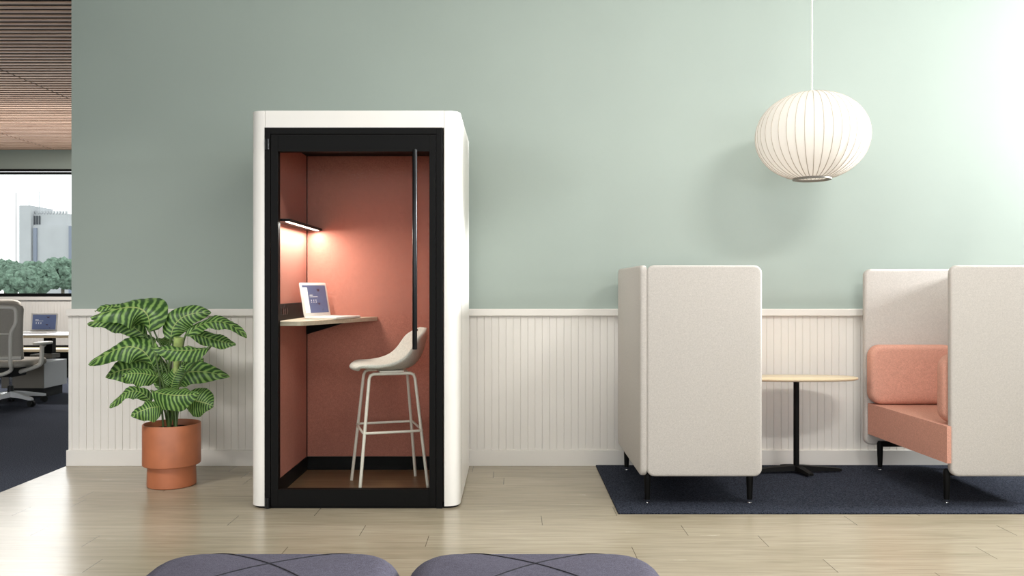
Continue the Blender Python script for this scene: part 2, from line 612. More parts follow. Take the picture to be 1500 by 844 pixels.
# front wall behind the viewer: a band of windows over a low sill
bm = nb()
box(bm, -10.2, ROOM_X1 + 0.2, YF - 0.15, YF, 0, 0.8)
box(bm, -10.2, ROOM_X1 + 0.2, YF - 0.15, YF, 2.95, CEIL + 0.12)
for x in (-10.0, -6.3, -2.6, 1.1, 4.8):
    box(bm, x - 0.12, x + 0.12, YF - 0.15, YF, 0.8, 2.95)
struct('wall_front', bm, 'green')
# ceilings
struct('ceiling', B(-3.05, ROOM_X1 + 0.2, YF, 0.03, CEIL, CEIL + 0.1), 'white_ceiling')
bm = nb()
yy = 0.12
while yy < FAR_Y - 0.03:
    for x0, x1 in ((-10.0, -7.19), (-7.172, -5.085), (-5.067, -1.95)):
        box(bm, x0, x1, yy, yy + 0.036, CEIL, CEIL + 0.011)
    yy += 0.1
struct('ceiling_slats', bm, 'slat')
struct('ceiling_office', B(-10.2, -1.9, YF, FAR_Y + 0.2, CEIL + 0.12, CEIL + 0.2), 'dark')

# far office wall with the long window
WIN_Z0, WIN_Z1 = 1.085, 3.09
FX0, FX1 = -10.0, -1.95
bm = nb()
box(bm, FX0, FX1, FAR_Y, FAR_Y + 0.2, 0, WIN_Z0)
box(bm, FX0, FX1, FAR_Y, FAR_Y + 0.2, WIN_Z1, CEIL + 0.12)
box(bm, FX0, FX0 + 0.5, FAR_Y, FAR_Y + 0.2, WIN_Z0, WIN_Z1)
box(bm, FX1 - 0.5, FX1, FAR_Y, FAR_Y + 0.2, WIN_Z0, WIN_Z1)
struct('wall_far', bm, 'green')
struct('trim_far_wainscot', beadboard(FX0, FX1, FAR_Y - 0.014, 0.013, 0.1, 1.04, 0.0), 'wainscot')
struct('trim_far_rail', B(FX0, FX1, FAR_Y - 0.035, FAR_Y - 0.0005, 1.03, 1.083), 'wainscot')
struct('baseboard_far', B(FX0, FX1, FAR_Y - 0.03, FAR_Y - 0.0005, 0, 0.108), 'wainscot')
bm = nb()
a0, a1 = FX0 + 0.5, FX1 - 0.5
box(bm, a0, a1, FAR_Y - 0.03, FAR_Y + 0.06, WIN_Z0, WIN_Z0 + 0.05)
box(bm, a0, a1, FAR_Y - 0.03, FAR_Y + 0.06, WIN_Z1 - 0.028, WIN_Z1)
box(bm, a0, a1, FAR_Y - 0.01, FAR_Y + 0.06, WIN_Z1 - 0.075, WIN_Z1 - 0.042)
box(bm, a0, a0 + 0.05, FAR_Y - 0.03, FAR_Y + 0.06, WIN_Z0, WIN_Z1)
box(bm, a1 - 0.05, a1, FAR_Y - 0.03, FAR_Y + 0.06, WIN_Z0, WIN_Z1)
w1 = struct('window_1', bm, 'black')
obj('pane', B(a0 + 0.05, a1 - 0.05, FAR_Y + 0.03, FAR_Y + 0.036, WIN_Z0 + 0.05, WIN_Z1 - 0.042), 'window_glass', w1)
struct('wall_left', B(-10.2, -10.0, YF, FAR_Y + 0.2, 0, CEIL + 0.12), 'green')
struct('wall_partition', B(-1.95, -1.9, 0.21, FAR_Y + 0.2, 0, CEIL + 0.12), 'green')

# navy rug laid on the floor against the wall
RX0 = 0.573
bm = nb()
box(bm, RX0, 5.6, -1.195, -0.004, 0.0, 0.009, 0.002)
tag(settle(obj('rug', bm, 'rug')), 'dark navy low pile rug under the two high-back sofas', 'rug')

# ------------------------------------------------------------------ PHONE BOOTH
bx0, bx1, by0, by1 = -1.452, -0.289, -1.078, -0.078
BH = 2.202
booth = thing('phone_booth', 'white office phone booth with black glass door and pink felt interior', 'booth', ((bx0 + bx1) / 2, (by0 + by1) / 2, 0))
def arc(cx, cy, r, a0, a1, n=10):
    return [(cx + r * math.cos(math.radians(a0 + (a1 - a0) * k / n)), cy + r * math.sin(math.radians(a0 + (a1 - a0) * k / n))) for k in range(n + 1)]
PW, R, T_ = 0.0855, 0.072, 0.102
ix0, ix1, iy1 = bx0 + T_, bx1 - T_, -0.222
outer = [(bx0 + PW, by0)] + arc(bx0 + R, by0 + R, R, 270, 180) + arc(bx0 + 0.03, by1 - 0.03, 0.03, 180, 90, 4) \
    + arc(bx1 - 0.03, by1 - 0.03, 0.03, 90, 0, 4) + arc(bx1 - R, by0 + R, R, 0, -90) + [(bx1 - PW, by0)]
inner = [(bx1 - PW, by0 + 0.085), (ix1 + 0.006, by0 + 0.085), (ix1 + 0.006, iy1 + 0.006), (ix0 - 0.006, iy1 + 0.006), (ix0 - 0.006, by0 + 0.085), (bx0 + PW, by0 + 0.085)]
o = obj('shell', prism(nb(), outer + inner, 0.012, BH - 0.001), 'shell', booth, smooth=True, angle=25)
bm = nb()
box(bm, bx0 + PW + 0.001, bx1 - PW - 0.001, by0, by0 + 0.09, 2.107, BH, 0.0015)
obj('header_panel', bm, 'shell', booth)
obj('roof_panel', B(ix0 - 0.004, ix1 + 0.004, by0 + 0.091, iy1 + 0.004, 2.12, BH - 0.004), 'shell', booth)
# vertical joints of the side cladding
bm = nb()
for yj in (by0 + 0.13, by0 + 0.19):
    box(bm, bx1 - 0.004, bx1 + 0.0006, yj - 0.0008, yj + 0.0008, 0.02, BH - 0.003)
obj('cladding_joint', bm, 'pedgrey', booth)
ins = 0.012
po = [(bx0 + PW, by0 + ins)] + arc(bx0 + R, by0 + R, R - ins, 270, 180) + [(bx0 + ins, by1 - ins), (bx1 - ins, by1 - ins)] + arc(bx1 - R, by0 + R, R - ins, 0, -90) + [(bx1 - PW, by0 + ins)]
obj('plinth', prism(nb(), po, 0.0, 0.012), 'black', booth)
# interior linings
obj('interior_floor', B(ix0 - 0.004, ix1 + 0.004, by0 + 0.06, iy1 + 0.004, 0.0125, 0.025), 'boothfloor', booth)
obj('interior_ceiling', B(ix0 - 0.004, ix1 + 0.004, by0 + 0.091, iy1 + 0.004, 2.088, 2.118), 'black', booth)
obj('back_panel', B(ix0 + 0.005, ix1 - 0.001, iy1, iy1 + 0.005, 0.113, 2.087), 'pink', booth)
obj('left_panel', B(ix0 - 0.005, ix0, by0 + 0.086, iy1 - 0.005, 0.113, 2.087), 'pink', booth)
obj('right_panel', B(ix1, ix1 + 0.005, by0 + 0.086, iy1 - 0.001, 0.113, 2.087), 'pink', booth)
bm = nb()
box(bm, ix0 - 0.001, ix1 + 0.001, iy1 - 0.006, iy1 + 0.003, 0.025, 0.112)
box(bm, ix0 - 0.004, ix0 + 0.006, by0 + 0.086, iy1 - 0.006, 0.025, 0.112)
box(bm, ix1 - 0.006, ix1 + 0.004, by0 + 0.086, iy1 - 0.006, 0.025, 0.112)
obj('interior_skirting', bm, 'black', booth)
obj('corner_strip', B(ix0 - 0.004, ix0 + 0.004, iy1 - 0.004, iy1 + 0.004, 0.112, 2.087), 'black', booth)
# fixed black frame
S = F / (by0 - CAMY)
def bxx(px): return (px - CX) / S
def bzz(py): return EYE - (py - CY) / S
fx0, fx1, fz1 = bxx(387.6), bxx(648), bzz(187)
dx0, dx1, dz1, dz0 = bxx(397), bxx(638.3), bzz(197.2), bzz(741.5)
gx0, gx1, gz1, gz0 = bxx(407.5), bxx(629), bzz(222), bzz(717.2)
bm = nb()
yA, yB = by0 - 0.003, by0 + 0.075
box(bm, fx0, dx0 - 0.003, yA, yB, 0.0, fz1, 0.001, 1)
box(bm, dx1 + 0.003, fx1, yA, yB, 0.0, fz1, 0.001, 1)
box(bm, dx0 - 0.0031, dx1 + 0.0031, yA, yB, dz1 + 0.003, fz1, 0.001, 1)
box(bm, dx0 - 0.0031, dx1 + 0.0031, by0 + 0.01, yB, 0.0, 0.0124)
obj('door_frame', bm, 'black', booth)
# the door leaf
bm = nb()
yD = by0 - 0.004
box(bm, dx0, gx0, yD, yD + 0.045, dz0, dz1, 0.001, 1)
box(bm, gx1, dx1, yD, yD + 0.045, dz0, dz1, 0.001, 1)
box(bm, gx0 - 0.0001, gx1 + 0.0001, yD, yD + 0.045, gz1, dz1, 0.001, 1)
box(bm, gx0 - 0.0001, gx1 + 0.0001, yD, yD + 0.045, dz0, gz0, 0.001, 1)
door = obj('door', bm, 'black', booth)
obj('pane', B(gx0 - 0.004, gx1 + 0.004, yD + 0.019, yD + 0.025, gz0 - 0.004, gz1 + 0.004), 'glass', door)
hb = nb()
hx = (607.6 - CX) * (by0 - 0.05 - CAMY) / F
hz1, hz0 = atz(219, by0 - 0.05), atz(512, by0 - 0.05)
tube(hb, [(hx, by0 - 0.05, hz0), (hx, by0 - 0.05, hz0 + 0.004), (hx, by0 - 0.05, hz1 - 0.004), (hx, by0 - 0.05, hz1)], [0.0125, 0.0135, 0.0135, 0.0125], 20)
for z in (atz(249, by0 - 0.02), atz(484, by0 - 0.02)):
    tube(hb, [(hx + 0.002, by0 - 0.052, z), (hx + 0.002, by0 + 0.021, z)], 0.008, 12)
o = obj('handle', hb, 'blacksatin', door, smooth=True)
for z0_, z1_ in ((atz(219.5, by0), atz(204, by0)), (0.003, atz(729, by0))):
    hg = nb()
    tube(hg, [(bxx(393), by0 - 0.010, z0_), (bxx(393), by0 - 0.010, z1_)], 0.009, 14)
    box(hg, bxx(388.5), bxx(393), by0 - 0.009, by0 - 0.001, z0_ + 0.001, z1_ - 0.001)
    obj('hinge', hg, 'blacksatin', door, smooth=True)

# wall lamp on the left panel: thin black fin with a light strip underneath
lz = 1.602
ly0, ly1, lx1 = -1.0, iy1 - 0.004, -1.249
bm = nb()
poly = [(ix0, ly0), (lx1 - 0.012, ly0), (lx1, ly0 + 0.012), (lx1, ly1), (ix0, ly1)]
prism(bm, poly, lz - 0.006, lz + 0.008)
lamp = obj('wall_lamp', bm, 'black', booth)
obj('diffuser', B(lx1 - 0.034, lx1 - 0.014, ly0 + 0.03, ly1 - 0.03, lz - 0.0085, lz - 0.0058), 'led', lamp)
# desk: thin top tapering to the door, power strip behind it, steel bracket below
dzt = 1.031
bm = nb()
dp = [(ix0, -0.985), (-1.215, -0.985)] + [(-1.195, -0.977), (-1.184, -0.962)] + [(-0.883, -0.235), (-0.885, iy1 - 0.001), (ix0, iy1 - 0.001)]
prism(bm, dp, dzt - 0.026, dzt)
bmesh.ops.bevel(bm, geom=[e for e in bm.edges if abs(e.verts[0].co.z - e.verts[1].co.z) < 1e-6], offset=0.002, segments=1, affect='EDGES')
obj('desk_top', bm, 'desk', booth)
bm = nb()
y0_, y1_ = iy1 - 0.006, iy1 - 0.0005
tri = [(-1.345, dzt - 0.027), (-1.075, dzt - 0.027), (-1.075, dzt - 0.034), (-1.345, 0.916)]
lo = [bm.verts.new((x, y0_ - 0.025, z)) for x, z in tri]
hi = [bm.verts.new((x, y1_, z)) for x, z in tri]
bm.faces.new(lo); bm.faces.new(list(reversed(hi)))
for i in range(4):
    bm.faces.new((lo[i], hi[i], hi[(i + 1) % 4], lo[(i + 1) % 4]))
obj('desk_bracket', bm, 'black', booth)
pp = obj('power_panel', B(ix0, ix0 + 0.016, -0.985, -0.262, dzt, 1.128, bev=0.002), 'black', booth)
bm = nb()
for y in (-0.84, -0.80, -0.76):
    box(bm, ix0 + 0.0155, ix0 + 0.019, y - 0.012, y + 0.012, 1.065, 1.10, 0.002, 1)
obj('outlet', bm, 'blacksatin', pp)

# ------------------------------------------------------------------ LAPTOPS
def laptop(name, label, loc, rz, w=0.315, d=0.225, sh=0.212, tilt=10, white=True):
    """local frame: hinge along y, keyboard towards +x"""
    t = thing(name, label, 'laptop', loc, rz)
    bm = nb()
    slab(bm, 'xy', d, w, 0.013, 0.015, 0.004, Vector((d / 2, 0, 0.0075)), es=2)
    base = obj('keyboard_base', bm, 'laptop', t, world=False, smooth=True)
    bm = nb()
    for r in range(5):
        for c in range(12):
            x = 0.035 + r * 0.019
            y = -w * 0.43 + c * w * 0.86 / 12
            box(bm, x, x + 0.015, y, y + w * 0.86 / 12 - 0.004, 0.0138, 0.0152)
    obj('keyboard', bm, 'keys', base, world=False)
    bm = nb()
    box(bm, d * 0.63, d * 0.93, -0.05, 0.05, 0.0138, 0.0145)
    obj('touchpad', bm, 'keys', base, world=False)
    rot = Matrix.Translation((0.006, 0, 0.012)) @ Matrix.Rotation(math.radians(-tilt), 4, 'Y')
    def placed(bm):
        bmesh.ops.transform(bm, matrix=rot, verts=bm.verts)
        return bm
    bm = nb()
    slab(bm, 'yz', w, sh, 0.007, 0.012, 0.0025, Vector((0, 0, sh / 2)), es=2)
    lid = obj('lid', placed(bm), 'laptop', t, world=False, smooth=True)
    fx = 0.0036
    # viewed from +x the screen's left is at -y
    def q(y0, y1, z0, z1, x=fx):
        return box(nb(), x, x + 0.0003, y0, y1, z0, z1)
    y0, y1, z0, z1 = -w / 2 + 0.02, w / 2 - 0.02, 0.022, sh - 0.016
    scr = obj('screen', placed(q(y0, y1, z0, z1)), 'screen', lid, world=False)
    W, H = y1 - y0, z1 - z0
    # dark long-winged shapes, small lettering lines and a row of tiny icons
    for cy, cz, sz in ((0.66, 0.82, 0.11), (0.62, 0.32, 0.08), (0.74, 0.11, 0.05)):
        bm = nb()
        out = []
        for ang, l in ((20, 1.0), (85, 0.22), (155, 0.9), (180, 0.25), (205, 0.5), (270, 0.2), (335, 0.8), (0, 0.3)):
            an = math.radians(ang)
            out.append((fx + 0.0008, y0 + W * cy + math.cos(an) * sz * W * l, z0 + H * cz + math.sin(an) * sz * W * l))
        bm.faces.new([bm.verts.new(p) for p in out])
        obj('screen_picture', placed(bm), 'screendark', lid, world=False)
    bm = nb()
    tx = 0.26 if white else 0.12
    for k, (l, z, hh) in enumerate(((0.14, 0.63, 0.028), (0.34, 0.575, 0.014))):
        box(bm, fx + 0.0004, fx + 0.0008, y0 + W * tx, y0 + W * (tx + l), z0 + H * z, z0 + H * (z + hh))
    for k in range(3):
        for j in range(2):
            box(bm, fx + 0.0004, fx + 0.0008, y0 + W * (tx + 0.03 + k * 0.1), y0 + W * (tx + 0.06 + k * 0.1), z0 + H * (0.44 - j * 0.07), z0 + H * (0.475 - j * 0.07))
    if white:
        box(bm, fx + 0.0004, fx + 0.0007, y0, y0 + W * 0.2, z0, z0 + H * 0.92)
    obj('screen_text', placed(bm), 'screenwhite', lid, world=False)
    return t
laptop('laptop', 'white laptop open on the grey desk inside the phone booth', (-1.222, -0.478, dzt), math.radians(-17))

# ------------------------------------------------------------------ BAR STOOL (local: front +x, sides +-y)
stool = thing('bar_stool', 'grey knit bar stool on cream metal legs inside the booth', 'stool', (-0.742, -0.672, 0.0265), math.atan2(-0.29, -0.957))
prof = [(0.215, 0.737, 0.13, 0.0), (0.228, 0.752, 0.165, 0.0), (0.205, 0.766, 0.185, 0.002), (0.12, 0.752, 0.207, 0.012), (0.03, 0.739, 0.218, 0.035),
        (-0.06, 0.736, 0.222, 0.065), (-0.13, 0.750, 0.222, 0.095), (-0.175, 0.795, 0.217, 0.09), (-0.20, 0.86, 0.205, 0.062), (-0.214, 0.915, 0.183, 0.026), (-0.221, 0.955, 0.145, 0.004), (-0.222, 0.978, 0.09, 0.0)]
bm = nb()
rows = []
NU = 14
for i, (f, z, hw, rise) in enumerate(prof):
    row = []
    for k in range(NU + 1):
        u = -1 + 2 * k / NU
        wrap = 0.0
        if i >= 5:
            wrap = (0.02, 0.045, 0.065, 0.066, 0.055, 0.036, 0.018)[i - 5] * u * u
        elif i <= 2:
            wrap = -0.03 * u * u
        row.append(bm.verts.new((f + wrap, u * hw, z - 0.025 + rise * abs(u) ** 2.2)))
    rows.append(row)
for a, b in zip(rows, rows[1:]):
    for k in range(NU):
        bm.faces.new((a[k], a[k + 1], b[k + 1], b[k]))
seat = obj('seat', bm, 'stoolfabric', stool, world=False, smooth=True, angle=180)
md = seat.modifiers.new('thick', 'SOLIDIFY'); md.thickness = 0.026; md.offset = 0.0
md = seat.modifiers.new('sub', 'SUBSURF'); md.levels = 2; md.render_levels = 2
tz = 0.690
def stool_top(sy):
    # one inverted U per side: leg, bent top bar, leg
    return [(0.20, sy * 0.215, 0.0), (0.135, sy * 0.135, tz - 0.03), (0.127, sy * 0.13, tz - 0.008), (0.108, sy * 0.128, tz), (-0.108, sy * 0.128, tz), (-0.127, sy * 0.13, tz - 0.008), (-0.135, sy * 0.135, tz - 0.03), (-0.20, sy * 0.215, 0.0)]
for sy in (1, -1):
    p = stool_top(sy)
    for half in (0, 1):
        pts = p[:4] if half == 0 else p[4:][::-1]
        bm = nb()
        tube(bm, [pts[0], pts[1], pts[2], pts[3], (0.0, pts[3][1], tz)], 0.0095, 12)
        obj('leg', bm, 'stoolmetal', stool, world=False, smooth=True)
def legpt(sx, sy, z):
    t = z / (tz - 0.03)
    return Vector((sx * (0.20 + (0.135 - 0.20) * t), sy * (0.215 + (0.135 - 0.215) * t), z))
fr = 0.355
c4 = [legpt(1, 1, fr), legpt(-1, 1, fr), legpt(-1, -1, fr), legpt(1, -1, fr)]
ring = []
for i, p in enumerate(c4):
    o_ = Vector((p.x, p.y, 0)).normalized() * 0.012
    q = p + o_
    prv, nxt = c4[i - 1], c4[(i + 1) % 4]
    ring += [q + (prv - p).normalized() * 0.025, q + (prv - p).normalized() * 0.006 + (nxt - p).normalized() * 0.006, q + (nxt - p).normalized() * 0.025]
obj('footrest', tube(nb(), ring, 0.0075, 10, closed=True), 'stoolmetal', stool, world=False, smooth=True)
bm = nb()
for yv in (-0.128, 0.128):
    box(bm, -0.07, 0.07, min(yv, 0), max(yv, 0), tz + 0.008, tz + 0.017)
obj('seat_bracket', bm, 'stoolmetal', stool, world=False)

# ------------------------------------------------------------------ POTTED PLANT
PYc = -0.53
plant = thing('potted_plant', 'large striped-leaf plant in a terracotta pot left of the booth', 'potted plant', (atx(251.7, PYc), PYc, 0))
pc = Vector((atx(251.7, PYc), PYc, 0))
pr = [(0.0, 0.001), (0.139, 0.001), (0.144, 0.006), (0.1435, 0.03), (0.140, 0.13), (0.150, 0.1305), (0.165, 0.131), (0.170, 0.136), (0.170, 0.378), (0.168, 0.383), (0.161, 0.383), (0.159, 0.378), (0.159, 0.31), (0.0, 0.31)]
obj('pot', lathe(nb(), pr, pc, 64), 'terracotta', plant, smooth=True, angle=40)
bm = nb()
random.seed(3)
lathe(bm, [(0.158, 0.34), (0.12, 0.348), (0.06, 0.352), (0.004, 0.353)], pc, 32)
for v in bm.verts:
    v.co.z += random.uniform(-0.004, 0.004)
obj('soil', bm, 'soil', plant, smooth=True, angle=180)
# leaf list in crop coordinates of the plant: base, mid, tip (x, y, depth), half width, facing
def zp(x, y, dy):
    return at(110 + x / 2.637, 420 + y / 2.637, PYc + dy)
LEAVES = [
    # base               mid                 tip                hw     normal           cup
    ((286, 172, -0.06), (240, 82, -0.04), (60, 122, -0.12), 0.115, (-0.30, -0.62, 0.50), 0.45),
    ((300, 160, 0.03), (255, 66, 0.05), (165, 92, 0.06), 0.085, (0.1, -0.45, 0.85), 0.5),
    ((262, 130, 0.02), (170, 78, 0.04), (76, 96, 0.02), 0.060, (0.0, -0.55, 0.8), 0.3),
    ((272, 192, 0.04), (170, 136, 0.02), (48, 146, -0.02), 0.062, (-0.1, -0.75, 0.65), 0.3),
    ((304, 236, 0.09), (255, 205, 0.10), (208, 207, 0.12), 0.055, (0.0, -0.75, 0.6), 0.3),
    ((302, 312, -0.02), (215, 232, -0.05), (54, 304, -0.06), 0.085, (-0.25, -0.80, 0.55), 0.35),
    ((302, 345, 0.07), (215, 318, 0.05), (116, 350, 0.03), 0.085, (-0.1, -0.92, 0.35), 0.25),
    ((324, 350, -0.10), (250, 335, -0.17), (180, 342, -0.22), 0.062, (0.05, -0.80, 0.62), 0.45),
    ((296, 446, -0.02), (220, 404, -0.06), (136, 470, -0.10), 0.042, (-0.1, -0.75, 0.65), 0.3),
    ((342, 466, -0.12), (285, 470, -0.18), (216, 500, -0.20), 0.068, (-0.05, -0.85, 0.5), 0.4),
    ((512, 238, -0.12), (410, 246, -0.20), (292, 234, -0.20), 0.056, (0.0, -0.72, 0.70), 0.45),
    ((370, 206, -0.02), (410, 122, 0.0), (526, 100, 0.02), 0.074, (0.25, -0.85, 0.35), 0.3),
    ((430, 192, 0.0), (545, 134, 0.0), (664, 196, 0.0), 0.046, (0.15, -0.72, 0.68), 0.25),
    ((438, 178, 0.07), (540, 205, 0.08), (622, 226, 0.08), 0.045, (0.1, -0.85, 0.5), 0.3),
    ((360, 385, -0.02), (440, 330, -0.02), (598, 350, 0.0), 0.072, (0.0, -0.90, 0.42), 0.3),
    ((404, 335, 0.06), (450, 305, 0.08), (492, 276, 0.08), 0.062, (0.3, -0.85, 0.4), 0.3),
    ((300, 404, -0.12), (390, 420, -0.20), (478, 412, -0.18), 0.072, (0.02, -0.80, 0.60), 0.5),
    ((424, 440, -0.02), (480, 444, -0.04), (534, 462, -0.05), 0.085, (0.15, -0.92, 0.3), 0.3),
    ((342, 395, -0.04), (335, 360, -0.04), (312, 335, -0.03), 0.040, (0.0, -0.9, 0.3), 0.2),
    ((372, 218, 0.08), (345, 208, 0.10), (312, 206, 0.12), 0.030, (0.0, -0.8, 0.5), 0.3),
    ((372, 400, -0.03), (385, 345, -0.03), (420, 300, 0.0), 0.055, (-0.2, -0.9, 0.3), 0.3),
    ((335, 400, 0.05), (325, 330, 0.06), (318, 262, 0.06), 0.050, (0.1, -0.95, 0.2), 0.3),
]
def leaf_shape(t):
    # broad near the base, drawn out to a point
    a = math.sin(min(1.0, t / 0.40) * PI / 2) ** 0.5
    b = 1.0 if t < 0.45 else max(0.0, math.cos((t - 0.45) / 0.55 * PI / 2)) ** 0.72
    return a * b
fol = nb()
uvl = fol.loops.layers.uv.new('UVMap')
random.seed(11)
for li, (pb, pm, pt, hw, nrm, cup) in enumerate(LEAVES):
    b0, m0, t0 = zp(*pb), zp(*pm), zp(*pt)
    c0 = m0 * 2 - (b0 + t0) * 0.5
    nv = Vector(nrm).normalized()
    NT, NV = 40, 14
    ph = random.uniform(0, 6)
    rows = []
    for i in range(NT + 1):
        t = i / NT
        p = b0 * (1 - t) ** 2 + c0 * 2 * t * (1 - t) + t0 * t * t
        tg = ((c0 - b0) * (1 - t) + (t0 - c0) * t).normalized()
        side = tg.cross(nv).normalized()
        up = side.cross(tg).normalized()
        w = hw * 1.08 * leaf_shape(t) + 0.0012
        row = []
        for k in range(NV + 1):
            u = -1 + 2 * k / NV
            au = abs(u)
            rip = math.sin(2 * PI * (t * 12 - 1.25 * au ** 1.25) + 0.0) * 0.0024 * au + math.sin(t * 15 + ph + (2 if u > 0 else 0)) * 0.011 * au ** 2
            q = p + side * (u * w) + up * (0.2 * au * w - cup * au ** 1.8 * w * 1.75 + rip)
            row.append(fol.verts.new(q))
        rows.append(row)
    for i in range(NT):
        for k in range(NV):
            f = fol.faces.new((rows[i][k], rows[i][k + 1], rows[i + 1][k + 1], rows[i + 1][k]))
            for lp, (kk, ii) in zip(f.loops, ((k, i), (k + 1, i), (k + 1, i + 1), (k, i + 1))):
                lp[uvl].uv = (kk / NV, ii / NT)
me_f = obj('foliage', fol, 'leaf', plant, smooth=True, angle=180)
# stalks from the soil to every leaf base
st = nb()
for li, (pb, pm, pt, hw, nrm, cup) in enumerate(LEAVES):
    e = zp(*pb)
    a = pc + Vector((-0.03 + 0.085 * ((li * 7) % 11) / 11, -0.05 + 0.09 * ((li * 5) % 7) / 7, 0.345))
    m0 = zp(*pm)
    k1 = a.lerp(e, 0.5) + Vector((0, 0, 0.05))
    k1.x = a.x + (e.x - a.x) * 0.32
    end_dir = (m0 - e).normalized()
    tube(st, catmull([a, k1, e - end_dir * 0.012, e + end_dir * 0.01], 6), [0.0068 - 0.003 * j / 18 for j in range(19)], 8)
obj('stem', st, 'stem', plant, smooth=True)
bm = nb()
A_, B_ = zp(368, 520, 0.0), zp(401, 196, -0.02)
pts = [A_.lerp(B_, k / 14) for k in range(15)]
rd = [0.009] * 6 + [0.009 + 0.022 * (k / 8) ** 1.2 for k in range(9)]
tube(bm, pts, rd, 18)
obj('rolled_leaf', bm, 'newleaf', plant, smooth=True)

# ------------------------------------------------------------------ LANTERN
LX, LY, LZ = atx(1189.5, -0.55), -0.55, atz(200, -0.55)
lan = thing('pendant_lamp', 'round white ribbed pendant lantern hanging in front of the green wall', 'pendant lamp', (LX, LY, LZ - 0.29))
NR, RR, HH = 40, 0.338, 0.272
def lan_prof(a):
    ca, sa = math.cos(a), math.sin(a)
    r = RR * abs(ca) ** 0.94
    z = HH * (1 if sa >= 0 else -1) * abs(sa) ** 0.98
    return r, z
def lan_r(z):
    return z
SEG = NR * 4
angs = [math.radians(-72 + 156 * i / 44) for i in range(45)]
bm = nb()
rows = []
for a in angs:
    r, z = lan_prof(a)
    row = []
    for k in range(SEG):
        th = 2 * PI * k / SEG
        sc = [1.0, 0.9945, 0.9925, 0.9945][k % 4]
        row.append(bm.verts.new((LX + r * sc * math.cos(th + PI / 2 * 3), LY + r * sc * math.sin(th + PI / 2 * 3), LZ + z)))
    rows.append(row)
for a, b in zip(rows, rows[1:]):
    for k in range(SEG):
        j = (k + 1) % SEG
        bm.faces.new((a[k], a[j], b[j], b[k]))
obj('shade', bm, 'lantern', lan, smooth=True, angle=20)
bm = nb()
for k in range(NR):
    th = 2 * PI * k / NR + PI * 1.5
    pts = []
    for a in angs[::2]:
        r, z = lan_prof(a)
        pts.append((LX + r * math.cos(th), LY + r * math.sin(th), LZ + z))
    tube(bm, pts, 0.0024, 5)
obj('wire_rib', bm, 'rib', lan, smooth=True)
rb, zb = lan_prof(angs[0])
obj('bottom_ring', lathe(nb(), [(rb - 0.014, zb - 0.002), (rb - 0.010, zb - 0.012), (rb + 0.003, zb - 0.010), (rb + 0.003, zb + 0.003), (rb - 0.014, zb + 0.002), (rb - 0.014, zb - 0.002)], (LX, LY, LZ), 48), 'nickel', lan, smooth=True)
rt, zt = lan_prof(angs[-1])
obj('top_cap', lathe(nb(), [(0.0, zt + 0.012), (rt * 0.7, zt + 0.010), (rt + 0.003, zt)], (LX, LY, LZ), 32), 'cord', lan, smooth=True)
obj('cord', tube(nb(), [(LX, LY, LZ + zt), (LX, LY, CEIL - 0.02)], 0.0042, 10), 'cord', lan, smooth=True)
obj('ceiling_rose', lathe(nb(), [(0.0, -0.028), (0.045, -0.026), (0.055, -0.012), (0.055, -0.0005)], (LX, LY, CEIL), 32), 'cord', lan, smooth=True)
bm = nb()
lathe(bm, [(0.002, -0.06), (0.035, -0.05), (0.05, -0.015), (0.045, 0.02), (0.02, 0.05), (0.016, 0.08), (0.002, 0.082)], (LX, LY, LZ), 24)
obj('bulb', bm, emit('bulb_glow', (255, 250, 243), 2.5), lan, smooth=True)

